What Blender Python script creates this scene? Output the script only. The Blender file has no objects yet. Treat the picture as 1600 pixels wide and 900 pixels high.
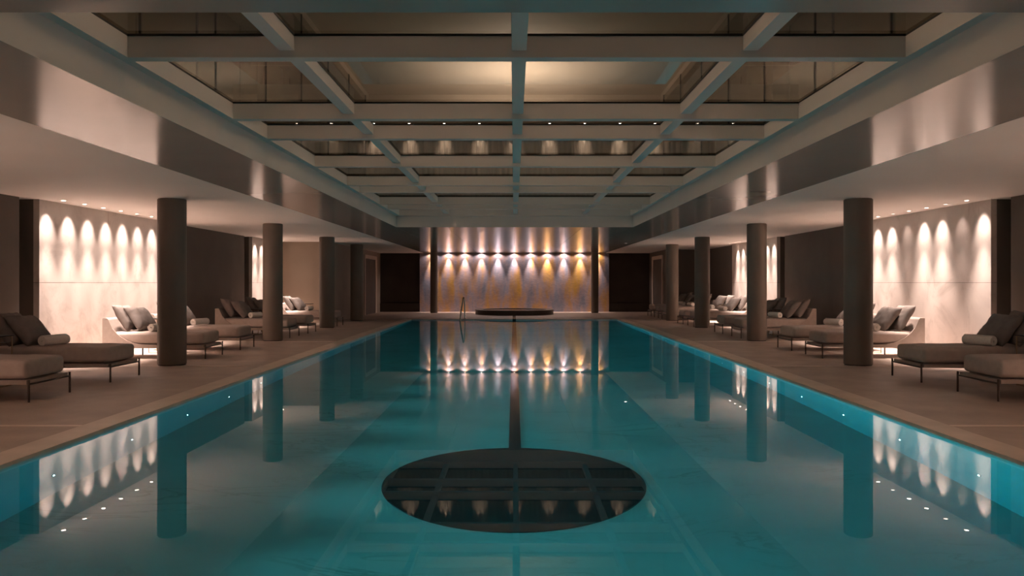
import bpy, bmesh, math, random
from mathutils import Vector, Matrix, noise

# ------------------------------------------------------------------ camera, world, exposure
scene = bpy.context.scene
C = scene.collection
cam_data = bpy.data.cameras.new('camera')
cam = bpy.data.objects.new('camera', cam_data)
C.objects.link(cam)
scene.camera = cam
FPX = 1230.0
cam_data.sensor_width = 36.0
cam_data.lens = FPX / 1600.0 * 36.0
cam_data.shift_x = -3.0 / 1600.0
cam_data.shift_y = -8.3 / 1600.0
cam_data.clip_start = 0.05
cam.location = (-0.02, 0.0, 1.4)
cam.rotation_euler = (math.pi / 2, 0, 0)

world = bpy.data.worlds.new('world')
scene.world = world
world.use_nodes = True
world.node_tree.nodes['Background'].inputs[0].default_value = (0.02, 0.024, 0.03, 1)
world.node_tree.nodes['Background'].inputs[1].default_value = 0.3

vs = scene.view_settings
vs.view_transform = 'Standard'
vs.look = 'None'
vs.gamma = 1.0
vs.use_curve_mapping = False
vs.exposure = 2.1
scene.cycles.use_denoising = True
scene.cycles.max_bounces = 10
scene.cycles.diffuse_bounces = 5
scene.cycles.glossy_bounces = 4
scene.cycles.transmission_bounces = 6
scene.cycles.transparent_max_bounces = 12
scene.cycles.sample_clamp_indirect = 6.0
scene.cycles.blur_glossy = 0.6

# lamp strengths
WARM = (1.0, 0.785, 0.69)
P_WALL = 30.0        # narrow beam of a wall washer
P_WALL_SPILL = 260.0  # its flood on the floor below
P_ART = 6.0
P_ART_BEAM = 95.0
P_POOL_L = 205.0
P_POOL_R = 62.0
P_UP = 95.0
P_CURTAIN = 12.0

rnd = random.Random(7)
PI = math.pi
ORD = ['first', 'second', 'third', 'fourth', 'fifth', 'sixth', 'seventh', 'eighth', 'ninth', 'tenth', 'eleventh', 'twelfth',
       'thirteenth', 'fourteenth', 'fifteenth', 'sixteenth', 'seventeenth', 'eighteenth', 'nineteenth', 'twentieth']

# ------------------------------------------------------------------ materials
def mat(name):
    m = bpy.data.materials.new(name)
    m.use_nodes = True
    nt = m.node_tree
    b = nt.nodes.get('Principled BSDF')
    return m, nt, b

def node(nt, kind, **kw):
    n = nt.nodes.new(kind)
    for k, v in kw.items():
        if k.startswith('_'):
            setattr(n, k[1:], v)
        else:
            n.inputs[k.replace('__', ' ')].default_value = v
    return n

def coords(nt, scale=(1, 1, 1), src='Object'):
    tc = nt.nodes.new('ShaderNodeTexCoord')
    mp = nt.nodes.new('ShaderNodeMapping')
    mp.inputs['Scale'].default_value = scale
    nt.links.new(tc.outputs[src], mp.inputs['Vector'])
    return mp.outputs['Vector']

def ramp(nt, fac, stops):
    r = nt.nodes.new('ShaderNodeValToRGB')
    while len(r.color_ramp.elements) < len(stops):
        r.color_ramp.elements.new(0.5)
    for e, (p, c) in zip(r.color_ramp.elements, stops):
        e.position = p
        e.color = (*c, 1)
    nt.links.new(fac, r.inputs['Fac'])
    return r.outputs['Color']

def noisy(name, c1, c2, scale=6.0, rough=0.6, bump=0.0, bscale=None, detail=4.0, stretch=(1, 1, 1), spec=0.5, metal=0.0, lo=0.3, hi=0.7, bdist=0.01):
    m, nt, b = mat(name)
    v = coords(nt, stretch)
    n = node(nt, 'ShaderNodeTexNoise', Scale=scale, Detail=detail)
    nt.links.new(v, n.inputs['Vector'])
    nt.links.new(ramp(nt, n.outputs['Fac'], [(lo, c1), (hi, c2)]), b.inputs['Base Color'])
    b.inputs['Roughness'].default_value = rough
    b.inputs['Specular IOR Level'].default_value = spec
    b.inputs['Metallic'].default_value = metal
    if bump:
        n2 = node(nt, 'ShaderNodeTexNoise', Scale=bscale or scale * 8, Detail=3.0)
        nt.links.new(v, n2.inputs['Vector'])
        bp = node(nt, 'ShaderNodeBump', Strength=bump, Distance=bdist)
        nt.links.new(n2.outputs['Fac'], bp.inputs['Height'])
        nt.links.new(bp.outputs['Normal'], b.inputs['Normal'])
    return m

def emissive(name, col, strength):
    m, nt, b = mat(name)
    b.inputs['Base Color'].default_value = (0.8, 0.8, 0.8, 1)
    b.inputs['Emission Color'].default_value = (*col, 1)
    b.inputs['Emission Strength'].default_value = strength
    m.cycles.emission_sampling = 'NONE'      # the lamp object beside each lens does the lighting
    return m

M = {}
M['deck'] = noisy('deck_stone', (0.32, 0.247, 0.203), (0.41, 0.32, 0.262), 2.2, 0.55, 0.35, 26, stretch=(1, 1, 1), bdist=0.012)
M['coping'] = noisy('coping_stone', (0.48, 0.395, 0.325), (0.58, 0.48, 0.40), 3.0, 0.5, 0.15, 60, bdist=0.005)
M['inlay'] = noisy('pale_inlay_stone', (0.58, 0.47, 0.40), (0.66, 0.54, 0.46), 5.0, 0.5)
M['ceil'] = noisy('white_ceiling_paint', (0.78, 0.73, 0.69), (0.82, 0.77, 0.73), 0.7, 0.7)
M['white'] = noisy('white_metal_paint', (0.60, 0.565, 0.535), (0.64, 0.60, 0.57), 1.5, 0.5)
M['darkwall'] = noisy('taupe_wall_fabric', (0.105, 0.083, 0.068), (0.13, 0.104, 0.086), 1.2, 0.75, 0.1, 120, bdist=0.003)
M['lightwall'] = noisy('beige_wall_paint', (0.30, 0.235, 0.185), (0.34, 0.27, 0.21), 1.2, 0.7)
M['blackwall'] = noisy('dark_brown_wall', (0.042, 0.031, 0.023), (0.055, 0.041, 0.031), 1.5, 0.7)
M['column'] = noisy('taupe_column_paint', (0.155, 0.125, 0.100), (0.175, 0.142, 0.115), 1.5, 0.55, spec=0.35)
M['metal_dark'] = noisy('bronze_metal', (0.07, 0.05, 0.04), (0.10, 0.075, 0.06), 8, 0.4, metal=0.6)
M['brass'] = noisy('aged_brass', (0.30, 0.20, 0.12), (0.38, 0.26, 0.16), 9, 0.38, metal=0.8)
M['black'] = noisy('black_rubber', (0.006, 0.006, 0.006), (0.012, 0.011, 0.010), 8, 0.5)
M['fabric'] = noisy('taupe_upholstery', (0.42, 0.345, 0.305), (0.47, 0.39, 0.345), 14, 0.9, 0.35, 420, spec=0.15, bdist=0.002)
M['shell'] = noisy('taupe_shell_upholstery', (0.33, 0.268, 0.234), (0.375, 0.305, 0.265), 14, 0.9, 0.35, 420, spec=0.15, bdist=0.002)
M['pillow'] = noisy('grey_pillow_linen', (0.165, 0.138, 0.123), (0.20, 0.168, 0.15), 9, 0.85, 0.4, 300, spec=0.2, bdist=0.002)
M['towel'] = noisy('white_terry_towel', (0.70, 0.645, 0.59), (0.78, 0.72, 0.66), 40, 0.95, 0.7, 260, spec=0.05, bdist=0.004)
M['chrome'] = noisy('polished_steel', (0.62, 0.60, 0.58), (0.68, 0.66, 0.64), 5, 0.16, metal=1.0)
M['pool_tile'] = noisy('pale_pool_stone', (0.56, 0.58, 0.56), (0.64, 0.66, 0.64), 1.3, 0.45)
M['mosaic_dark'] = noisy('dark_glass_mosaic', (0.018, 0.020, 0.024), (0.030, 0.032, 0.037), 60, 0.35)
M['spa'] = noisy('dark_bronze_mosaic', (0.040, 0.027, 0.020), (0.085, 0.058, 0.042), 45, 0.35, 0.2, 90)
M['curtain'] = noisy('olive_grey_curtain', (0.29, 0.25, 0.19), (0.36, 0.31, 0.24), 3, 0.8, stretch=(4, 4, .3))
M['upwall'] = noisy('beige_upper_plaster', (0.40, 0.34, 0.26), (0.44, 0.375, 0.29), 0.8, 0.7)
M['upceil'] = noisy('cream_upper_ceiling', (0.58, 0.50, 0.41), (0.62, 0.54, 0.45), 0.6, 0.7)
M['lens'] = emissive('warm_lamp_lens', (1.0, 0.82, 0.68), 9.0)
M['lens_dim'] = emissive('faint_lamp_lens', (1.0, 0.82, 0.68), 2.5)
M['lens_pool'] = emissive('cool_pool_lens', (0.85, 0.97, 1.0), 30.0)
M['cove'] = emissive('warm_cove_strip', (1.0, 0.76, 0.55), 3.0)

def make_satin():
    m, nt, b = mat('satin_grey_ceiling_panel')
    v = coords(nt, (1, 1, 1))
    n = node(nt, 'ShaderNodeTexNoise', Scale=0.8, Detail=3.0)
    nt.links.new(v, n.inputs['Vector'])
    nt.links.new(ramp(nt, n.outputs['Fac'], [(0.3, (0.37, 0.335, 0.305)), (0.7, (0.41, 0.37, 0.335))]), b.inputs['Base Color'])
    b.inputs['Roughness'].default_value = 0.15
    b.inputs['IOR'].default_value = 1.55
    n2 = node(nt, 'ShaderNodeTexNoise', Scale=1.3, Detail=2.0)
    nt.links.new(v, n2.inputs['Vector'])
    bp = node(nt, 'ShaderNodeBump', Strength=0.12, Distance=0.02)
    nt.links.new(n2.outputs['Fac'], bp.inputs['Height'])
    nt.links.new(bp.outputs['Normal'], b.inputs['Normal'])
    return m
M['satin'] = make_satin()

def make_limestone():
    m, nt, b = mat('pale_limestone')
    v = coords(nt, (1, 1, 1))
    n = node(nt, 'ShaderNodeTexNoise', Scale=1.4, Detail=8.0, Roughness=0.65, Distortion=0.6)
    nt.links.new(v, n.inputs['Vector'])
    base = ramp(nt, n.outputs['Fac'], [(0.30, (0.36, 0.305, 0.272)), (0.46, (0.475, 0.415, 0.38)), (0.7, (0.525, 0.465, 0.425))])
    v2 = coords(nt, (1, 2.0, 0.7))
    n2 = node(nt, 'ShaderNodeTexNoise', Scale=2.6, Detail=9.0, Roughness=0.7, Distortion=1.0)
    nt.links.new(v2, n2.inputs['Vector'])
    spots = ramp(nt, n2.outputs['Fac'], [(0.60, (1, 1, 1)), (0.72, (0.74, 0.68, 0.62))])
    mx = nt.nodes.new('ShaderNodeMix')
    mx.data_type = 'RGBA'
    mx.blend_type = 'MULTIPLY'
    mx.inputs[0].default_value = 1.0
    nt.links.new(base, mx.inputs[6])
    nt.links.new(spots, mx.inputs[7])
    nt.links.new(mx.outputs[2], b.inputs['Base Color'])
    b.inputs['Roughness'].default_value = 0.6
    return m
M['limestone'] = make_limestone()

def make_marble():
    m, nt, b = mat('veined_pool_marble')
    v = coords(nt, (1, 1, 1))
    n = node(nt, 'ShaderNodeTexNoise', Scale=0.55, Detail=7.0, Roughness=0.6, Distortion=0.5)
    nt.links.new(v, n.inputs['Vector'])
    base = ramp(nt, n.outputs['Fac'], [(0.3, (0.55, 0.56, 0.53)), (0.7, (0.68, 0.69, 0.66))])
    n2 = node(nt, 'ShaderNodeTexNoise', Scale=0.9, Detail=9.0, Roughness=0.6, Distortion=2.2)
    nt.links.new(coords(nt, (0.6, 1.5, 1)), n2.inputs['Vector'])
    vein = ramp(nt, n2.outputs['Fac'], [(0.475, (1, 1, 1)), (0.50, (0.62, 0.58, 0.52)), (0.525, (1, 1, 1))])
    n3 = node(nt, 'ShaderNodeTexNoise', Scale=0.7, Detail=2.0)
    nt.links.new(v, n3.inputs['Vector'])
    msk = ramp(nt, n3.outputs['Fac'], [(0.50, (0, 0, 0)), (0.66, (0.8, 0.8, 0.8))])
    mx = nt.nodes.new('ShaderNodeMix')
    mx.data_type = 'RGBA'
    mx.blend_type = 'MULTIPLY'
    nt.links.new(msk, mx.inputs[0])
    nt.links.new(base, mx.inputs[6])
    nt.links.new(vein, mx.inputs[7])
    nt.links.new(mx.outputs[2], b.inputs['Base Color'])
    b.inputs['Roughness'].default_value = 0.5
    return m
M['marble'] = make_marble()

def make_art():
    m, nt, b = mat('amber_lavender_mosaic')
    v = coords(nt, (1.15, 1, 0.30))
    n = node(nt, 'ShaderNodeTexNoise', Scale=1.9, Detail=5.0, Roughness=0.6, Distortion=0.3)
    nt.links.new(v, n.inputs['Vector'])
    c1 = ramp(nt, n.outputs['Fac'], [(0.36, (0.20, 0.22, 0.30)), (0.45, (0.30, 0.26, 0.31)), (0.52, (0.36, 0.26, 0.25)),
                                      (0.585, (0.42, 0.255, 0.14)), (0.68, (0.46, 0.265, 0.06))])
    vb = coords(nt, (1, 1, 1), 'Object')
    sp = nt.nodes.new('ShaderNodeSeparateXYZ')
    nt.links.new(vb, sp.inputs[0])
    cb = nt.nodes.new('ShaderNodeCombineXYZ')
    nt.links.new(sp.outputs[0], cb.inputs[0])
    nt.links.new(sp.outputs[2], cb.inputs[1])
    br = node(nt, 'ShaderNodeTexBrick', Scale=1.0, Color1=(0.78, 0.78, 0.82, 1), Color2=(1.12, 1.08, 1.0, 1), Mortar=(0.7, 0.66, 0.62, 1))
    br.inputs['Mortar Size'].default_value = 0.004
    br.inputs['Brick Width'].default_value = 0.12
    br.inputs['Row Height'].default_value = 0.045
    nt.links.new(cb.outputs[0], br.inputs['Vector'])
    mx = nt.nodes.new('ShaderNodeMix')
    mx.data_type = 'RGBA'
    mx.blend_type = 'MULTIPLY'
    mx.inputs[0].default_value = 0.8
    nt.links.new(c1, mx.inputs[6])
    nt.links.new(br.outputs['Color'], mx.inputs[7])
    nt.links.new(mx.outputs[2], b.inputs['Base Color'])
    b.inputs['Roughness'].default_value = 0.5
    return m
M['art'] = make_art()

def make_water(name, absorb, density):
    m, nt, b = mat(name)
    nt.nodes.remove(b)
    out = nt.nodes['Material Output']
    fr = node(nt, 'ShaderNodeFresnel', IOR=1.333)
    gl = node(nt, 'ShaderNodeBsdfGlossy', Roughness=0.0)
    rf = node(nt, 'ShaderNodeBsdfRefraction', Roughness=0.0, IOR=1.333)
    mx = nt.nodes.new('ShaderNodeMixShader')
    n = node(nt, 'ShaderNodeTexNoise', Scale=0.8, Detail=2.0)
    nt.links.new(coords(nt, (1, 0.6, 1)), n.inputs['Vector'])
    bp = node(nt, 'ShaderNodeBump', Strength=0.006, Distance=0.01)
    nt.links.new(n.outputs['Fac'], bp.inputs['Height'])
    for s in (fr, gl, rf):
        nt.links.new(bp.outputs['Normal'], s.inputs['Normal'])
    nt.links.new(fr.outputs[0], mx.inputs[0])
    nt.links.new(rf.outputs[0], mx.inputs[1])
    nt.links.new(gl.outputs[0], mx.inputs[2])
    nt.links.new(mx.outputs[0], out.inputs['Surface'])
    va = node(nt, 'ShaderNodeVolumeAbsorption', Color=(*absorb, 1), Density=density)
    nt.links.new(va.outputs[0], out.inputs['Volume'])
    return m
M['water'] = make_water('clear_pool_water', (0.0, 0.775, 0.815), 0.60)

def make_pane():
    m, nt, b = mat('skylight_glass')
    nt.nodes.remove(b)
    out = nt.nodes['Material Output']
    fr = node(nt, 'ShaderNodeFresnel', IOR=1.3)
    ge = nt.nodes.new('ShaderNodeNewGeometry')      # thin pane: the same reflectance from both faces
    mr = node(nt, 'ShaderNodeMapRange')
    mr.inputs['To Min'].default_value = 1.22
    mr.inputs['To Max'].default_value = 1 / 1.22
    nt.links.new(ge.outputs['Backfacing'], mr.inputs['Value'])
    nt.links.new(mr.outputs[0], fr.inputs['IOR'])
    gl = node(nt, 'ShaderNodeBsdfGlossy', Roughness=0.0)
    tr = node(nt, 'ShaderNodeBsdfTransparent', Color=(0.84, 0.83, 0.80, 1))
    mx = nt.nodes.new('ShaderNodeMixShader')
    nt.links.new(fr.outputs[0], mx.inputs[0])
    nt.links.new(tr.outputs[0], mx.inputs[1])
    nt.links.new(gl.outputs[0], mx.inputs[2])
    nt.links.new(mx.outputs[0], out.inputs['Surface'])
    return m
M['pane'] = make_pane()

# ------------------------------------------------------------------ mesh helpers
def link(o, parent=None):
    C.objects.link(o)
    if parent is not None:
        o.parent = parent
    return o

def obj(name, me, material=None, parent=None, loc=None):
    o = bpy.data.objects.new(name, me)
    if material is not None and not me.materials:
        me.materials.append(material)
    if loc is not None:
        o.location = loc
    return link(o, parent)

def empty(name, loc=(0, 0, 0), rz=0.0, parent=None):
    o = bpy.data.objects.new(name, None)
    o.location = loc
    o.rotation_euler = (0, 0, rz)
    o.empty_display_size = 0.1
    return link(o, parent)

def tag(o, label, cat, group=None, kind=None):
    o['label'] = label
    o['category'] = cat
    if group:
        o['group'] = group
    if kind:
        o['kind'] = kind
    return o

def structure(o, label=None):
    o['kind'] = 'structure'
    if label:
        o['label'] = label
    return o

def finish(bm, name, smooth=False, angle=None):
    me = bpy.data.meshes.new(name)
    bmesh.ops.recalc_face_normals(bm, faces=bm.faces)
    bm.to_mesh(me)
    bm.free()
    if smooth:
        for p in me.polygons:
            p.use_smooth = True
        if angle:
            me.set_sharp_from_angle(angle=angle)
    return me

def add_box(bm, x0, x1, y0, y1, z0, z1):
    r = bmesh.ops.create_cube(bm, size=1.0)
    for v in r['verts']:
        v.co = Vector((x0 + (v.co.x + .5) * (x1 - x0), y0 + (v.co.y + .5) * (y1 - y0), z0 + (v.co.z + .5) * (z1 - z0)))
    return r['verts']

def box(name, x0, x1, y0, y1, z0, z1, material, parent=None, bevel=0.0, seg=2):
    bm = bmesh.new()
    add_box(bm, x0, x1, y0, y1, z0, z1)
    if bevel:
        bmesh.ops.bevel(bm, geom=list(bm.edges), offset=bevel, segments=seg, profile=0.5, affect='EDGES')
    return obj(name, finish(bm, name, bool(bevel), math.radians(40) if bevel else None), material, parent)

def tube(bm, pts, r, n=8, closed=False):
    pts = [Vector(p) for p in pts]
    rings = []
    N = len(pts)
    prev = None
    for i, p in enumerate(pts):
        if closed:
            t = (pts[(i + 1) % N] - pts[i - 1]).normalized()
        else:
            t = (pts[min(i + 1, N - 1)] - pts[max(i - 1, 0)]).normalized()
        if prev is None:
            a = Vector((0, 0, 1)) if abs(t.z) < 0.9 else Vector((1, 0, 0))
            u = t.cross(a).normalized()
        else:
            u = (prev - t * prev.dot(t)).normalized()
        prev = u
        w = t.cross(u)
        rings.append([bm.verts.new(p + (u * math.cos(2 * PI * k / n) + w * math.sin(2 * PI * k / n)) * r) for k in range(n)])
    for i in range(N if closed else N - 1):
        A, B = rings[i], rings[(i + 1) % N]
        for k in range(n):
            bm.faces.new((A[k], A[(k + 1) % n], B[(k + 1) % n], B[k]))
    if not closed:
        bm.faces.new(rings[0][::-1])
        bm.faces.new(rings[-1])

def tube_mesh(name, pts, r, n=8, closed=False):
    bm = bmesh.new()
    tube(bm, pts, r, n, closed)
    return finish(bm, name, True, math.radians(50))

def lathe_mesh(name, prof, n=48, closed=True):
    """profile of (radius, z) pairs turned about z"""
    bm = bmesh.new()
    rings = []
    for r, z in prof:
        if r < 1e-6:
            rings.append([bm.verts.new((0, 0, z))])
        else:
            rings.append([bm.verts.new((r * math.cos(2 * PI * k / n), r * math.sin(2 * PI * k / n), z)) for k in range(n)])
    for i in range(len(rings) - 1):
        A, B = rings[i], rings[i + 1]
        for k in range(n):
            k2 = (k + 1) % n
            if len(A) == 1 and len(B) == 1:
                continue
            if len(A) == 1:
                bm.faces.new((A[0], B[k2], B[k]))
            elif len(B) == 1:
                bm.faces.new((A[k], A[k2], B[0]))
            else:
                bm.faces.new((A[k], A[k2], B[k2], B[k]))
    return finish(bm, name, True, math.radians(35))

def copy_tree(o, parent=None):
    c = o.copy()
    C.objects.link(c)
    c.parent = parent
    for ch in list(o.children):
        copy_tree(ch, c)
    return c

# ------------------------------------------------------------------ dimensions
ZC = 2.82                      # ceiling
PX, PY0, PY1 = 3.95, 1.2, 30.2  # pool
ZW = -0.03                     # water level
ZF = ZW - 1.50                 # pool floor
CW = 0.30                      # coping width
WX = 8.22                      # dark side wall
SX = 8.10                      # stone panel face
BX = 8.62                      # back of the wall recess
YB = -4.0                      # wall behind the viewer
YF = 37.9                      # far wall
COFX, COFY0, COFY1 = 3.03, 4.14, 20.15   # skylight well
BANDX = 4.34

# ------------------------------------------------------------------ floor, coping, pool
floor = structure(empty('floor'), 'brown stone pool deck')
XO = PX + CW
for (x0, x1, y0, y1) in ((-BX, -XO, YB, YF), (XO, BX, YB, YF), (-XO, XO, PY1 + CW, YF), (-XO, XO, YB, PY0 - CW)):
    box('deck_slab', x0, x1, y0, y1, -0.12, 0.0, M['deck'], floor)
for (x0, x1, y0, y1) in ((-XO, -PX, PY0, PY1), (PX, XO, PY0, PY1), (-XO, XO, PY1, PY1 + CW), (-XO, XO, PY0 - CW, PY0)):
    box('coping', x0, x1, y0, y1, -0.12, 0.003, M['coping'], floor)
for yy in (7.7, 13.2, 18.75, 24.3, 29.9):
    for s in (-1, 1):
        a, b_ = sorted((s * (XO + 0.005), s * (SX - 0.005)))
        if yy > 27 and s < 0:
            a = -6.44
        box('inlay_strip', a, b_, yy - 0.035, yy + 0.035, -0.02, 0.003, M['inlay'], floor)

pool = structure(empty('pool_basin'), 'pale stone pool basin')
box('pool_floor', -PX - .1, PX + .1, PY0 - .1, PY1 + .1, ZF - 0.2, ZF, M['marble'], pool)
box('pool_wall', -PX - .2, -PX, PY0 - .2, PY1 + .2, ZF, -0.12, M['pool_tile'], pool)
box('pool_wall', PX, PX + .2, PY0 - .2, PY1 + .2, ZF, -0.12, M['pool_tile'], pool)
box('pool_wall', -PX, PX, PY1, PY1 + .2, ZF, -0.12, M['pool_tile'], pool)
box('pool_wall', -PX, PX, PY0 - .2, PY0, ZF, -0.12, M['pool_tile'], pool)
o = obj('floor_disc', lathe_mesh('floor_disc', [(0, 0.012), (1.195, 0.012), (1.2, 0.007), (1.2, -0.01)], 96), M['mosaic_dark'], pool, (-0.02, 7.23, ZF))
o['label'] = 'dark round mosaic on the pool floor'
o = box('floor_band', -0.075, 0.055, 8.35, PY1 - 0.012, ZF - 0.01, ZF + 0.008, M['mosaic_dark'], pool)
o['label'] = 'narrow dark mosaic band along the pool floor'
box('wall_band', -0.075, 0.055, PY1 - 0.01, PY1 + 0.02, ZF, -0.005, M['mosaic_dark'], pool)
box('deck_channel', -0.075, 0.055, PY1 - 0.004, 33.5, -0.02, 0.006, M['mosaic_dark'], pool)

bm = bmesh.new()
add_box(bm, -PX - .02, PX + .02, PY0 - .02, PY1 + .02, ZF - 0.05, ZW)
w = obj('pool_water', finish(bm, 'pool_water'), M['water'])
tag(w, 'still clear turquoise water filling the long pool', 'water', kind='stuff')

# ------------------------------------------------------------------ walls
def side_wall(s):
    side = 'left' if s < 0 else 'right'
    root = structure(empty('wall_' + side))
    def b(name, xa, xb, y0, y1, z0, z1, m, parent=root, bevel=0.0):
        x0, x1 = sorted((s * xa, s * xb))
        return box(name, x0, x1, y0, y1, z0, z1, m, parent, bevel)
    y_end = 27.4 if s < 0 else 33.8
    b('wall_backing', BX, BX + .25, YB, YF, -0.1, ZC, M['darkwall'])
    panels = [(2.5, 7.6), (13.4, 18.5), (24.3, 27.4 if s < 0 else 29.3)]
    segs = [(YB, 2.15), (7.95, 13.05), (18.85, 23.95)] + ([] if s < 0 else [(29.65, 33.8)])
    for y0, y1 in segs:
        b('wall_panel', WX, BX, y0, y1, 0, ZC, M['darkwall'])
        b('baseboard', WX - .012, WX, y0, y1, 0, 0.09, M['darkwall'])
    for y0, y1 in panels:
        b('stone_slab', SX, SX + .10, y0, y1, 0, 1.397, M['limestone'])
        b('stone_slab', SX, SX + .10, y0, y1, 1.403, ZC, M['limestone'])
        b('wall_panel', SX + .10, BX, y0 + .004, y1 - .004, 0, ZC, M['darkwall'])
    # block that closes the bay at the far end
    xi = 6.45 if s < 0 else 6.5
    b('end_block', xi, BX, y_end, YF, 0, ZC, M['lightwall'] if s < 0 else M['darkwall'])
    b('baseboard', xi - .012, xi, y_end, YF - .2, 0, 0.42, M['lightwall'] if s < 0 else M['darkwall'])
    return root
wall_l = side_wall(-1)
wall_r = side_wall(1)

wf = structure(empty('wall_far'))
for s in (-1, 1):
    a, b_ = sorted((s * 4.52, s * 6.6))
    box('dark_panel', a, b_, YF, YF + .2, 0, ZC, M['blackwall'], wf)
    box('plinth', a, b_, YF - .1, YF, 0, 0.41, M['blackwall'], wf)
o = box('mosaic_panel', -4.52, 4.52, YF - .3, YF + .2, 0, ZC, M['art'], wf)
o['label'] = 'amber and lavender mosaic feature panel'
wb = structure(empty('wall_back'))
box('back_panel', -BX, BX, YB - .2, YB, -0.1, ZC, M['darkwall'], wb)

def side_door(n, s, xi, y0, y1):
    d = structure(empty('door_%d' % n))
    x0, x1 = sorted((s * (xi - .03), s * xi))
    box('door_leaf', x0, x1, y0 + .16, y1 - .30, 0.0, 2.45, M['darkwall'], d)
    x0, x1 = sorted((s * (xi - .06), s * xi))
    box('door_jamb', x0, x1, y0, y0 + .16, 0, 2.61, M['inlay'], d)
    box('door_jamb', x0, x1, y1 - .30, y1, 0, 2.61, M['inlay'], d)
    box('door_head', x0, x1, y0 + .16, y1 - .30, 2.45, 2.61, M['inlay'], d)
side_door(1, -1, 6.45, 33.7, 36.6)
side_door(2, 1, 6.5, 34.3, 36.9)

# ------------------------------------------------------------------ columns
def column(x, y, r, label, group):
    root = empty('column', (x, y, 0))
    obj('shaft', lathe_mesh('shaft', [(0, 0.02), (r, 0.02), (r, ZC - 0.012), (r - .012, ZC - .012), (r - .012, ZC), (0, ZC)], 64), M['column'], root)
    obj('base_ring', lathe_mesh('base_ring', [(0, 0.0), (r - .012, 0.0), (r - .012, 0.02), (0, 0.02)], 48), M['black'], root)
    tag(root, label, 'column', group)
for s, sd in ((-1, 'left'), (1, 'right')):
    for i, y in enumerate((13.4, 19.0, 24.5, 29.15)):
        column(s * 5.84 + 0.0, y, 0.232, 'thick taupe round column, %s from the front along the %s deck' % (ORD[i], sd), 'taupe columns beside the pool')
for s, sd in ((-1, 'left'), (1, 'right')):
    column(s * 3.74, 36.6, 0.172, 'slim taupe round column before the %s end of the amber mosaic wall' % sd, 'slim columns before the mosaic wall')

# ------------------------------------------------------------------ ceiling
ceil = structure(empty('ceiling'))
for s in (-1, 1):
    a, b_ = sorted((s * (BANDX + .003), s * (BX + .25)))
    box('side_ceiling', a, b_, YB, YF + .2, ZC, ZC + .14, M['ceil'], ceil)
    a, b_ = sorted((s * (COFX + .003), s * (BANDX - .003)))
    box('soffit_panel', a, b_, COFY0 + .003, YF - .3, ZC, ZC + .12, M['satin'], ceil)
box('soffit_panel', -BANDX, BANDX, YB, COFY0 - .003, ZC, ZC + .12, M['satin'], ceil)
lb = (-COFX, -1.74, 0.0, 1.74, COFX)
for i in range(4):
    box('soffit_panel', lb[i] + .004, lb[i + 1] - .004, COFY1 + .003, YF - .3, ZC, ZC + .12, M['satin'], ceil)
box('slab_above', -BANDX - .1, -COFX - .06, YB, YF + .2, ZC + .12, ZC + .30, M['black'], ceil)
box('slab_above', COFX + .06, BANDX + .1, YB, YF + .2, ZC + .12, ZC + .30, M['black'], ceil)
box('slab_above', -COFX, COFX, COFY1 + .06, YF + .2, ZC + .12, ZC + .30, M['black'], ceil)
box('slab_above', -COFX, COFX, YB, COFY0 - .06, ZC + .12, ZC + .30, M['black'], ceil)

# ------------------------------------------------------------------ skylight
ZB, ZLB, ZG = 3.106, 3.157, 3.285       # bottom of cross beams, of long beams, and the glass
sky = tag(empty('skylight', (0, 0, ZC)), 'white gridded glass skylight over the pool', 'skylight')
def sbox(name, x0, x1, y0, y1, z0, z1, m, bevel=0.0):
    return box(name, x0, x1, y0, y1, z0 - ZC, z1 - ZC, m, sky, bevel)
LED = 0.085
for s in (-1, 1):
    a, b_ = sorted((s * COFX, s * (COFX + .02)))
    sbox('well_lining', a, b_, COFY0, COFY1, ZC + .001, ZB, M['white'])
    a, b_ = sorted((s * (COFX - LED), s * (COFX + .05)))
    sbox('edge_beam', a, b_, COFY0, COFY1, ZB, ZG - .018, M['white'])
    sbox('gasket', min(a, b_) + (0 if s > 0 else 0), max(a, b_), COFY0, COFY1, ZG - .018, ZG, M['black'])
sbox('well_lining', -COFX, COFX, COFY1, COFY1 + .02, ZC + .001, ZB, M['white'])
sbox('well_lining', -COFX, COFX, COFY0 - .02, COFY0, ZC + .001, ZB, M['white'])
sbox('edge_beam', -COFX, COFX, COFY1 - LED, COFY1 + .05, ZB, ZG - .018, M['white'])
sbox('edge_beam', -COFX, COFX, COFY0 - .05, COFY0 + LED, ZB, ZG - .018, M['white'])
sbox('gasket', -COFX, COFX, COFY1 - LED, COFY1 + .05, ZG - .018, ZG, M['black'])
sbox('gasket', -COFX, COFX, COFY0 - .05, COFY0 + LED, ZG - .018, ZG, M['black'])
crosses = (5.96, 8.2, 9.33, 11.57, 13.8, 14.9, 17.15, 18.25)
BW = 0.115
for y in crosses:
    sbox('cross_beam', -COFX + LED, COFX - LED, y, y + BW, ZB, ZG - .018, M['white'])
    sbox('gasket', -COFX + LED, COFX - LED, y - .004, y + BW + .004, ZG - .018, ZG, M['black'])
for x in (-1.74, 0.02, 1.77):
    ys = [COFY0 + LED] + [v for y in crosses for v in (y, y + BW)] + [COFY1 - LED]
    for k in range(0, len(ys), 2):
        sbox('long_beam', x - .056, x + .056, ys[k], ys[k + 1], ZLB, ZG - .018, M['white'])
        sbox('gasket', x - .060, x + .060, ys[k], ys[k + 1], ZG - .018, ZG, M['black'])
xs = (-COFX + LED * .5, -1.74, 0.02, 1.77, COFX - LED * .5)
ys = (COFY0 + LED * .5,) + tuple(y + BW / 2 for y in crosses) + (COFY1 - LED * .5,)
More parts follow.
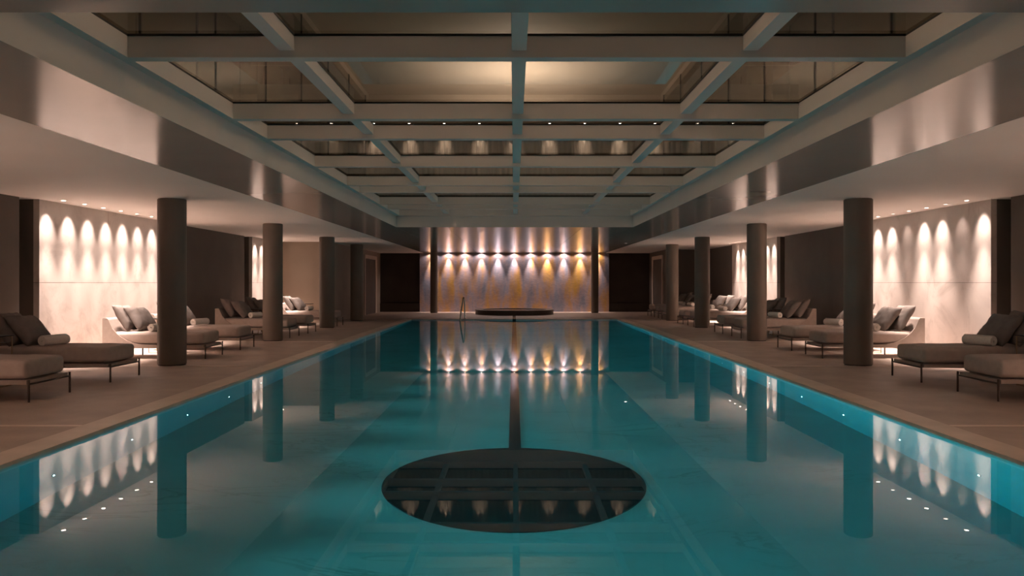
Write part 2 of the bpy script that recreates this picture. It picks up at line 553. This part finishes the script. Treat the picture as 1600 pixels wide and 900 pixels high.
for i in range(4):
    for k in range(len(ys) - 1):
        sbox('pane', xs[i] + .004, xs[i + 1] - .004, ys[k] + .004, ys[k + 1] - .004, ZG + .001, ZG + .004, M['pane'])

# ------------------------------------------------------------------ the room above the skylight
UZ, UT = 3.12, 6.62
UX, UY0, UY1 = 5.6, 0.5, 26.2
up = structure(empty('wall_upper', (0, 0, 0)))
box('upper_floor', -UX, -COFX - .05, UY0, UY1, UZ, UZ + .14, M['upwall'], up)
box('upper_floor', COFX + .05, UX, UY0, UY1, UZ, UZ + .14, M['upwall'], up)
box('upper_floor', -COFX - .05, COFX + .05, COFY1 + .05, UY1, UZ, UZ + .14, M['upwall'], up)
box('upper_floor', -COFX - .05, COFX + .05, UY0, COFY0 - .05, UZ, UZ + .14, M['upwall'], up)
for s in (-1, 1):
    a, b_ = sorted((s * UX, s * (UX + .2)))
    box('upper_wall', a, b_, UY0, UY1, UZ, UT + .4, M['upwall'], up)
    for k, y in enumerate((9.4, 11.6, 13.8, 16.0, 18.2, 20.4, 22.6)):
        a, b_ = sorted((s * (UX - .03), s * UX))
        box('wall_batten', a, b_, y, y + (.16 if k % 2 else .05), UZ + .14, UT, M['curtain'] if k % 2 else M['black'], up)
    a, b_ = sorted((s * 4.3, s * (UX + .2)))
    box('upper_ceiling', a, b_, UY0, UY1, UT, UT + .1, M['upceil'], up)
box('upper_wall', -UX - .2, UX + .2, UY1, UY1 + .2, UZ, UT + .4, M['upwall'], up)
box('upper_wall', -UX - .2, UX + .2, UY0 - .2, UY0, UZ, UT + .4, M['upwall'], up)
box('upper_ceiling', -4.3, 4.3, 23.2, UY1, UT, UT + .1, M['upceil'], up)
box('upper_ceiling', -4.3, 4.3, UY0, 6.0, UT, UT + .1, M['upceil'], up)
box('tray_ceiling', -4.5, 4.5, 5.8, 23.4, UT + .32, UT + .42, M['upceil'], up)
for s in (-1, 1):
    a, b_ = sorted((s * 4.3, s * 4.34))
    box('tray_side', a, b_, 6.0, 23.2, UT + .1, UT + .33, M['upceil'], up)
box('tray_side', -4.3, 4.3, 23.2, 23.24, UT + .1, UT + .33, M['upceil'], up)
box('tray_side', -4.3, 4.3, 5.96, 6.0, UT + .1, UT + .33, M['upceil'], up)

def curtain(x0, x1, y, z0, z1):
    bm = bmesh.new()
    n = int((x1 - x0) / 0.035)
    rows = []
    for z in (z0, z1):
        rows.append([bm.verts.new((x0 + (x1 - x0) * i / n, y + 0.045 * math.sin(i * 1.25) + 0.02 * math.sin(i * .37 + 1), z)) for i in range(n + 1)])
    for i in range(n):
        bm.faces.new((rows[0][i], rows[0][i + 1], rows[1][i + 1], rows[1][i]))
    me = finish(bm, 'curtain', True)
    o = obj('curtain', me, M['curtain'])
    sm = o.modifiers.new('thickness', 'SOLIDIFY')
    sm.thickness = 0.006
    return o
cu = curtain(-5.4, 5.4, UY1 - .14, UZ + .15, UT - .02)
tag(cu, 'full-width olive grey pleated curtain behind the skylight', 'curtain')

def round_post(name, x, y, r, z0, z1, m, label, cat, group):
    o = obj(name, lathe_mesh(name, [(0, 0), (r * 1.15, 0), (r * 1.15, .03), (r, .035), (r, z1 - z0), (0, z1 - z0)], 32), m, None, (x, y, z0))
    tag(o, label, cat, group)
for s, sd in ((-1, 'left'), (1, 'right')):
    for k, (x, y) in enumerate(((4.55, 14.6), (4.55, 20.2))):
        round_post('upper_column', s * x, y, 0.22, UZ + .14, UT, M['upwall'],
                   '%s beige round column of the upper room, seen through the skylight on the %s' % (('nearer', 'farther')[k], sd), 'column', 'upper room columns')

# glass partition of the upper room either side of the skylight: thin dark posts and tall panes
for s, sd in ((-1, 'left'), (1, 'right')):
    root = empty('glass_partition', (s * 4.15, 0, UZ + .14))
    hh = UT - UZ - .14
    posts = (6.5, 8.7, 10.9, 13.1, 15.3, 17.5, 19.7, 21.9)
    for y in posts:
        box('post', -.014, .014, y - .014, y + .014, 0, hh, M['black'], root)
    for y in posts[:-1]:
        box('pane', -.005, .005, y + .016, y + 2.184, .02, hh - .02, M['pane'], root)
    tag(root, 'tall glass partition of the upper room, seen through the skylight on the %s' % sd, 'glass partition', 'upper room partitions')

def spot(name, parent, loc, target, power, size, blend, col=WARM, rad=0.02):
    L = bpy.data.lights.new(name, 'SPOT')
    L.energy = power
    L.color = col
    L.spot_size = math.radians(size)
    L.spot_blend = blend
    L.shadow_soft_size = rad
    o = bpy.data.objects.new(name, L)
    o.location = loc
    d = Vector(target) - Vector(loc)
    o.rotation_euler = d.to_track_quat('-Z', 'Y').to_euler()
    return link(o, parent)

# upper room lamps: a row that washes the curtain, and three added uplights for the tray
ring_me = lathe_mesh('trim_ring', [(0.036, 0.004), (0.036, -0.004), (0.05, -0.006), (0.056, 0.0), (0.056, 0.004)], 24)
ring_me.materials.append(M['white'])
lens_me = lathe_mesh('lens', [(0.0, -0.001), (0.036, -0.001), (0.036, 0.004), (0, 0.004)], 20)
lens_me.materials.append(M['lens'])
lens_dim_me = lens_me.copy()
lens_dim_me.materials.clear()
lens_dim_me.materials.append(M['lens_dim'])

def downlight(loc, label, group, beams, dim=False):
    root = empty('ceiling_downlight', loc)
    obj('trim_ring', ring_me, None, root)
    obj('lens', lens_dim_me if dim else lens_me, None, root)
    for (tgt, p, size, blend, rad) in beams:
        spot('lamp', root, (0, 0, -.012), tgt, p, size, blend, WARM, rad)
    tag(root, label, 'downlight', group)
    return root
for k in range(9):
    x = -4.6 + k * 1.15
    downlight((x, UY1 - .42, UT), '%s small lamp from the left washing the curtain above the skylight' % ORD[k], 'curtain wash lamps above the skylight',
              [((0, .3, -1.1), P_CURTAIN, 46, 1.0, .02)])
for k, y in enumerate((6.0, 10.5, 20.6)):  # fill lamps added to brighten the upper ceiling, kept out of sight behind beams
    root = empty('upper_fill_lamp', (0.02, y, 5.15))
    obj('bowl', lathe_mesh('bowl', [(0, -.15)] + [(.17 * math.sin(PI * q / 16), -.15 * math.cos(PI * q / 16)) for q in range(1, 9)] + [(.155, 0), (0, -.12)], 28), M['upwall'], root)
    obj('stem', tube_mesh('stem', [(0, 0, -.12), (0, 0, UT + .32 - 5.15)], .008, 8), M['brass'], root)
    spot('lamp', root, (.03, 0, .02), (.03, 0, 1), P_UP * (1.2, 1.3, 1.15)[k], 165, 0.6, (1.0, 0.78, 0.62), 0.1)
    tag(root, 'added bowl fill lamp in the room above the skylight, %s from the front' % ORD[k], 'added fill lamp', 'added fill lamps of the upper room')

# ------------------------------------------------------------------ wall washers along the stone panels
def washers(s, y0, n, where, dims=()):
    for i in range(n):
        y = y0 + 0.66 * i
        dim = i in dims
        k = 0.18 if dim else 1.0
        k *= rnd.uniform(0.88, 1.12)
        beams = [((s * .30, 0, -.60), P_WALL * k, 60, 1.0, .035)]
        beams.append(((s * -.06, 0, -1.0), P_WALL_SPILL * (k if dim else 1), 52, 1.0, .03))
        downlight((s * 7.80, y, ZC), '%s spotlight from the front above the %s' % (ORD[i], where), 'spotlights above the stone panels', beams, dim)
washers(-1, 2.75, 8, 'stone panel beside the front of the left deck')
washers(1, 2.75, 8, 'stone panel beside the front of the right deck')
washers(-1, 13.6, 8, 'large stone panel behind the first left column')
washers(1, 13.6, 8, 'large stone panel behind the first right column', (1, 4))
washers(-1, 24.55, 4, 'farther stone panel on the left wall')
washers(1, 24.55, 7, 'farther stone panel on the right wall', (2,))

# mosaic wall lamps
for i in range(11):
    x = (i - 5) * 0.785
    downlight((x, YF - .3 - .13, ZC), '%s ceiling spotlight from the left above the amber mosaic wall' % ORD[i], 'spotlights above the mosaic wall',
              [((0, .02, -1.0), P_ART, 150, 0.35, .012), ((0, .13, -2.0), P_ART_BEAM, 46, 1.0, .012)])
downlight((4.0, 28.3, ZC), 'single small spotlight in the grey ceiling panel near the far right columns', None, [((0, 0, -1), 3.0, 70, 1.0, .02)])

# ------------------------------------------------------------------ underwater lights
plens = lathe_mesh('lens', [(0, 0.008), (0.009, 0.006), (0.012, 0.0)], 20)
plens.materials.append(M['lens_pool'])
pring = lathe_mesh('rim', [(0.012, 0.0), (0.014, 0.008), (0.026, 0.006), (0.03, 0.0)], 24)
pring.materials.append(M['chrome'])
for s, sd in ((-1, 'left'), (1, 'right')):
    for i in range(19):
        y = 3.96 + 1.377 * i
        root = empty('pool_light', (s * PX, y, ZW - 0.94))
        root.rotation_euler = (0, -s * PI / 2, 0)
        obj('lens', plens, None, root)
        obj('rim', pring, None, root)
        tag(root, '%s small underwater light from the front on the %s pool wall' % (ORD[i], sd), 'pool light', 'underwater lights in the pool walls')
        spot('lamp', root, (0, 0, .012), (0.17 * s, 0, 1), P_POOL_L if s < 0 else P_POOL_R, 55, 1.0, (0.90, 0.97, 1.0), 0.012)

# ------------------------------------------------------------------ raised spa and handrail
spa = empty('spa_pool', (0.0, 35.1, 0))
R = 1.74
obj('wall_ring', lathe_mesh('wall_ring', [(R, 0), (R, .15), (R - .25, .15), (R - .25, 0.0)], 96), M['spa'], spa)
obj('rim', lathe_mesh('rim', [(R + .015, .15), (R + .02, .205), (R + .01, .215), (R - .29, .215), (R - .30, .205), (R - .29, .15)], 96), M['spa'], spa)
obj('water', lathe_mesh('water', [(0, .185), (R - .27, .185), (R - .27, .05), (0, .05)], 96), M['mosaic_dark'], spa)['label'] = 'dark still water'
M['mosaic_dark'].node_tree.nodes['Principled BSDF'].inputs['Roughness'].default_value = 0.2
tag(spa, 'low round dark spa tub before the amber mosaic wall', 'spa tub')

hr = empty('handrail', (-1.97, 30.38, 0.003))
pts = [(0.05, 0.06, 0.0), (0.045, .05, .66)]
for k in range(1, 9):
    a = PI * k / 9
    pts.append((0.045 - .05 * k / 9, -.12 + .17 * math.cos(a), .68 + .15 * math.sin(a)))
pts += [(-.02, -.31, .58), (-.06, -.42, .34), (-.10, -.58, -.05), (-.12, -.64, -.35)]
obj('tube', tube_mesh('tube', pts, 0.028, 12), M['chrome'], hr)
obj('flange', lathe_mesh('flange', [(0, 0), (.06, 0), (.055, .012), (.026, .018), (0, .018)], 24), M['chrome'], hr, (.05, .06, 0))
tag(hr, 'chrome arched handrail at the far edge of the pool', 'handrail')

# ------------------------------------------------------------------ daybeds
LW, LL = 0.84, 1.88
def mattress_mesh():
    bm = bmesh.new()
    add_box(bm, 0.03, LL - .09, -LW / 2 + .02, LW / 2 - .02, 0.268, 0.485)
    bmesh.ops.bevel(bm, geom=list(bm.edges), offset=0.055, segments=5, profile=0.5, affect='EDGES')
    bmesh.ops.subdivide_edges(bm, edges=[e for e in bm.edges if e.calc_length() > 0.3], cuts=10, use_grid_fill=True)
    for v in bm.verts:
        x, y, z = v.co
        u = (x - LL / 2) / (LL / 2)
        t = y / (LW / 2)
        if z > 0.43:
            v.co.z += 0.014 * (1 - u ** 4) * (1 - t ** 4) + 0.006 * noise.noise(Vector((x * 3, y * 3, 1.7)))
        if 0.3 < z < 0.46:
            if abs(t) > .9:
                v.co.y += 0.006 * (1 if t > 0 else -1)
    return finish(bm, 'mattress', True, math.radians(60))

def side_panel_mesh(sgn):
    prof = [(0, .19), (0, .735), (.012, .747), (.085, .747), (.11, .72), (.135, .66), (.18, .56), (.26, .465), (.35, .395), (.45, .335),
            (.557, .292), (.70, .266), (.90, .256), (1.25, .254), (1.60, .252), (1.86, .252), (1.86, .21), (1.0, .195)]
    bm = bmesh.new()
    ya, yb = sorted((sgn * (LW / 2 - .032), sgn * (LW / 2 + .004)))
    A = [bm.verts.new((LL - b_, ya, z)) for b_, z in prof]
    B = [bm.verts.new((LL - b_, yb, z)) for b_, z in prof]
    bm.faces.new(A)
    bm.faces.new(B[::-1])
    n = len(prof)
    for i in range(n):
        bm.faces.new((A[i], A[(i + 1) % n], B[(i + 1) % n], B[i]))
    return finish(bm, 'side_panel')

def back_panel_mesh():
    prof = [(0, .19), (0, .735), (.012, .747), (.085, .747), (.11, .72), (.135, .66), (.18, .56), (.20, .50), (.20, .28), (.10, .19)]
    bm = bmesh.new()
    A = [bm.verts.new((LL - b_, -LW / 2 + .03, z)) for b_, z in prof]
    B = [bm.verts.new((LL - b_, LW / 2 - .03, z)) for b_, z in prof]
    bm.faces.new(A)
    bm.faces.new(B[::-1])
    n = len(prof)
    for i in range(n):
        bm.faces.new((A[i], A[(i + 1) % n], B[(i + 1) % n], B[i]))
    return finish(bm, 'backrest')

def box_mesh(name, *a, bevel=0.0):
    bm = bmesh.new()
    add_box(bm, *a)
    if bevel:
        bmesh.ops.bevel(bm, geom=list(bm.edges), offset=bevel, segments=2, profile=0.5, affect='EDGES')
    return finish(bm, name, bool(bevel), math.radians(40) if bevel else None)

daybed = empty('daybed')
obj('mattress', mattress_mesh(), M['fabric'], daybed)
obj('side_panel', side_panel_mesh(-1), M['shell'], daybed)
obj('side_panel', side_panel_mesh(1), M['shell'], daybed)
obj('backrest', back_panel_mesh(), M['shell'], daybed)
obj('base_tray', box_mesh('base_tray', -0.004, LL - .02, -LW / 2 + .03, LW / 2 - .03, .203, .258), M['shell'], daybed)
fr = bmesh.new()
tube(fr, [(-.012, -LW / 2 - .010, .212), (-.012, LW / 2 + .010, .212)], .011, 10)
obj('foot_rail', finish(fr, 'foot_rail', True, math.radians(50)), M['metal_dark'], daybed)
for x, yy, zt in ((-.012, LW / 2 + .004, .262), (1.52, LW / 2 - .03, .20)):
    for s in (-1, 1):
        obj('leg', tube_mesh('leg', [(x, s * yy, 0.0), (x, s * yy, zt)], .0135, 10), M['metal_dark'], daybed)

def pillow_mesh(seed, size=0.57, thick=0.105):
    n = 22
    bm = bmesh.new()
    h = size / 2
    top, bot = {}, {}
    off = Vector((seed * 7.3, seed * 3.1, 0))
    for i in range(n + 1):
        for k in range(n + 1):
            u = -1 + 2 * i / n
            v = -1 + 2 * k / n
            x = h * u * (1 - 0.085 * (1 - v * v) * abs(u) ** 2)
            y = h * v * (1 - 0.085 * (1 - u * u) * abs(v) ** 2)
            f = max(0.0, (1 - u ** 4) * (1 - v ** 4)) ** 0.55
            f *= 1 - 0.18 * (u * u + v * v) / 2
            wr = noise.noise(Vector((u * 3.2, v * 1.6, 0)) + off) * 0.018 + noise.noise(Vector((u * 7 + v * 4, v * 5 - u * 3, 2)) + off) * 0.009
            edge = i in (0, n) or k in (0, n)
            a = bm.verts.new((x, y, (thick * f + wr * min(1, f * 2)) if not edge else 0.004 * math.sin(9 * u + 7 * v)))
            top[i, k] = a
            if edge:
                bot[i, k] = a
            else:
                wr2 = noise.noise(Vector((u * 3.2, v * 1.6, 9)) + off) * 0.012
                bot[i, k] = bm.verts.new((x, y, -(thick * f * 0.9 + wr2 * min(1, f * 2))))
    for i in range(n):
        for k in range(n):
            bm.faces.new((top[i, k], top[i + 1, k], top[i + 1, k + 1], top[i, k + 1]))
            bm.faces.new((bot[i, k + 1], bot[i + 1, k + 1], bot[i + 1, k], bot[i, k]))
    me = finish(bm, 'pillow', True)
    me.materials.append(M['pillow'])
    return me
pillow_meshes = [pillow_mesh(k) for k in range(4)]

def towel_mesh(r=0.078, length=0.46):
    """a spiral sheet rolled about y"""
    turns, steps, th = 3.2, 84, 0.0165
    bm = bmesh.new()
    outer, inner = [], []
    for i in range(steps + 1):
        a = 2 * PI * turns * i / steps
        ro = 0.022 + (r - 0.022) * i / steps
        ri = ro - th * 0.93
        ri = max(ri, 0.003)
        outer.append((ro * math.cos(a), ro * math.sin(a)))
        inner.append((ri * math.cos(a), ri * math.sin(a)))
    ys = (-length / 2, -length / 2 + .008, 0, length / 2 - .008, length / 2)
    sc = (0.965, 1.0, 1.0, 1.0, 0.965)
    O = [[bm.verts.new((p[0] * s, y, p[1] * s)) for p in outer] for y, s in zip(ys, sc)]
    I = [[bm.verts.new((p[0] * s, y, p[1] * s)) for p in inner] for y, s in zip(ys, sc)]
    for j in range(len(ys) - 1):
        for i in range(steps):
            bm.faces.new((O[j][i], O[j][i + 1], O[j + 1][i + 1], O[j + 1][i]))
            bm.faces.new((I[j][i], I[j + 1][i], I[j + 1][i + 1], I[j][i + 1]))
        bm.faces.new((O[j][0], O[j + 1][0], I[j + 1][0], I[j][0]))
        bm.faces.new((O[j][-1], I[j][-1], I[j + 1][-1], O[j + 1][-1]))
    for i in range(steps):
        bm.faces.new((O[0][i], I[0][i], I[0][i + 1], O[0][i + 1]))
        bm.faces.new((O[-1][i], O[-1][i + 1], I[-1][i + 1], I[-1][i]))
    me = finish(bm, 'towel', True, math.radians(50))
    me.materials.append(M['towel'])
    return me
towel_me = towel_mesh()

table = empty('side_table')
obj('top', box_mesh('top', -.23, .23, -.20, .20, .675, .69, bevel=.004), M['black'], table)
obj('shelf', box_mesh('shelf', -.20, .20, -.165, .165, .585, .595), M['metal_dark'], table)
for y in (-.175, .175):
    obj('leg_frame', tube_mesh('leg_frame', [(-.21, y, .010), (.21, y, .010), (.21, y, .667), (-.21, y, .667)], .009, 8, True), M['brass'], table)
obj('crossbar', tube_mesh('crossbar', [(.21, -.175, .010), (.21, .175, .010)], .009, 8), M['brass'], table)

FX = 5.70
left_y = (9.22, 11.08, 14.48, 16.33, 19.93, 21.68, 25.25)
right_y = (9.3, 11.05, 14.58, 16.2, 19.8, 21.55, 25.0, 26.6, 29.55, 31.15, 32.75)
used = {'bed': False, 'table': False}
def place(proto, key, loc, rz):
    o = proto if not used[key] else copy_tree(proto)
    used[key] = True
    o.location = loc
    o.rotation_euler = (0, 0, rz)
    return o

def put_pillow(bedM, lx, ly, lean, yaw, roll, mesh_i, label, scale=1.0):
    """lower edge at (lx, ly) on the mattress, leaning towards the head end"""
    a = math.radians(lean)
    upv = Vector((math.sin(a), 0, math.cos(a)))
    nv = Vector((-math.cos(a), 0, math.sin(a)))
    wv = upv.cross(nv)
    rot = Matrix((wv, upv, nv)).transposed().to_4x4()
    rot = Matrix.Rotation(math.radians(yaw), 4, 'Z') @ rot @ Matrix.Rotation(math.radians(roll), 4, 'Z')
    hgt = 0.285 * (abs(math.cos(math.radians(roll))) + abs(math.sin(math.radians(roll)))) * scale - 0.008
    c = Vector((lx, ly, 0.497)) + (Matrix.Rotation(math.radians(yaw), 3, 'Z') @ upv) * hgt
    o = obj('pillow', pillow_meshes[mesh_i])
    o.matrix_world = bedM @ Matrix.Translation(c) @ rot @ Matrix.Scale(scale, 4)
    tag(o, label, 'pillow', 'pillows on the daybeds')
    return o

def daybed_set(s, y0, i, sd):
    which = '%s daybed of the %s row' % (ORD[i], sd)
    loc = (s * FX, y0 + LW / 2 - .02, 0)
    rz = 0 if s > 0 else PI
    b = place(daybed, 'bed', loc, rz)
    tag(b, 'low taupe daybed with curved headrest, %s in the %s row' % (ORD[i], sd), 'daybed', 'daybeds along the pool')
    Mx = Matrix.Translation(loc) @ Matrix.Rotation(rz, 4, 'Z')
    j = lambda a: rnd.uniform(-a, a)
    near = -1 if s > 0 else 1          # local y direction towards the viewer
    put_pillow(Mx, 1.15 + j(.02), near * (.06 + j(.02)), 41 + j(3), -near * (10 + j(4)), j(4), rnd.randrange(4), 'front grey linen pillow on the ' + which)
    put_pillow(Mx, 1.43 + j(.015), near * (.07 + j(.02)), 33 + j(2), -near * (4 + j(2)), j(5), rnd.randrange(4), 'rear grey linen pillow on the ' + which)
    t = obj('rolled_towel', towel_me)
    t.matrix_world = Mx @ Matrix.Translation((0.97 + j(.02), near * (.10 + j(.03)), .497 + .078)) @ Matrix.Rotation(math.radians(-near * 14 + j(7)), 4, 'Z') @ Matrix.Rotation(rnd.uniform(0, 6), 4, 'Y')
    tag(t, 'white rolled towel on the ' + which, 'towel', 'rolled towels on the daybeds')

for i, y in enumerate(left_y):
    daybed_set(-1, y, i, 'left')
for i, y in enumerate(right_y):
    daybed_set(1, y, i, 'right')

for s, sd, ys_ in ((-1, 'left', (10.55, 15.83, 21.23, 26.62)), (1, 'right', (10.6, 15.83, 21.1, 26.22, 30.78))):
    for i, y in enumerate(ys_):
        t = place(table, 'table', (s * 7.07, y, 0), 0 if s < 0 else PI)
        tag(t, 'small black-topped side table, %s from the front between the daybeds on the %s' % (ORD[i], sd), 'side table', 'side tables between the daybeds')
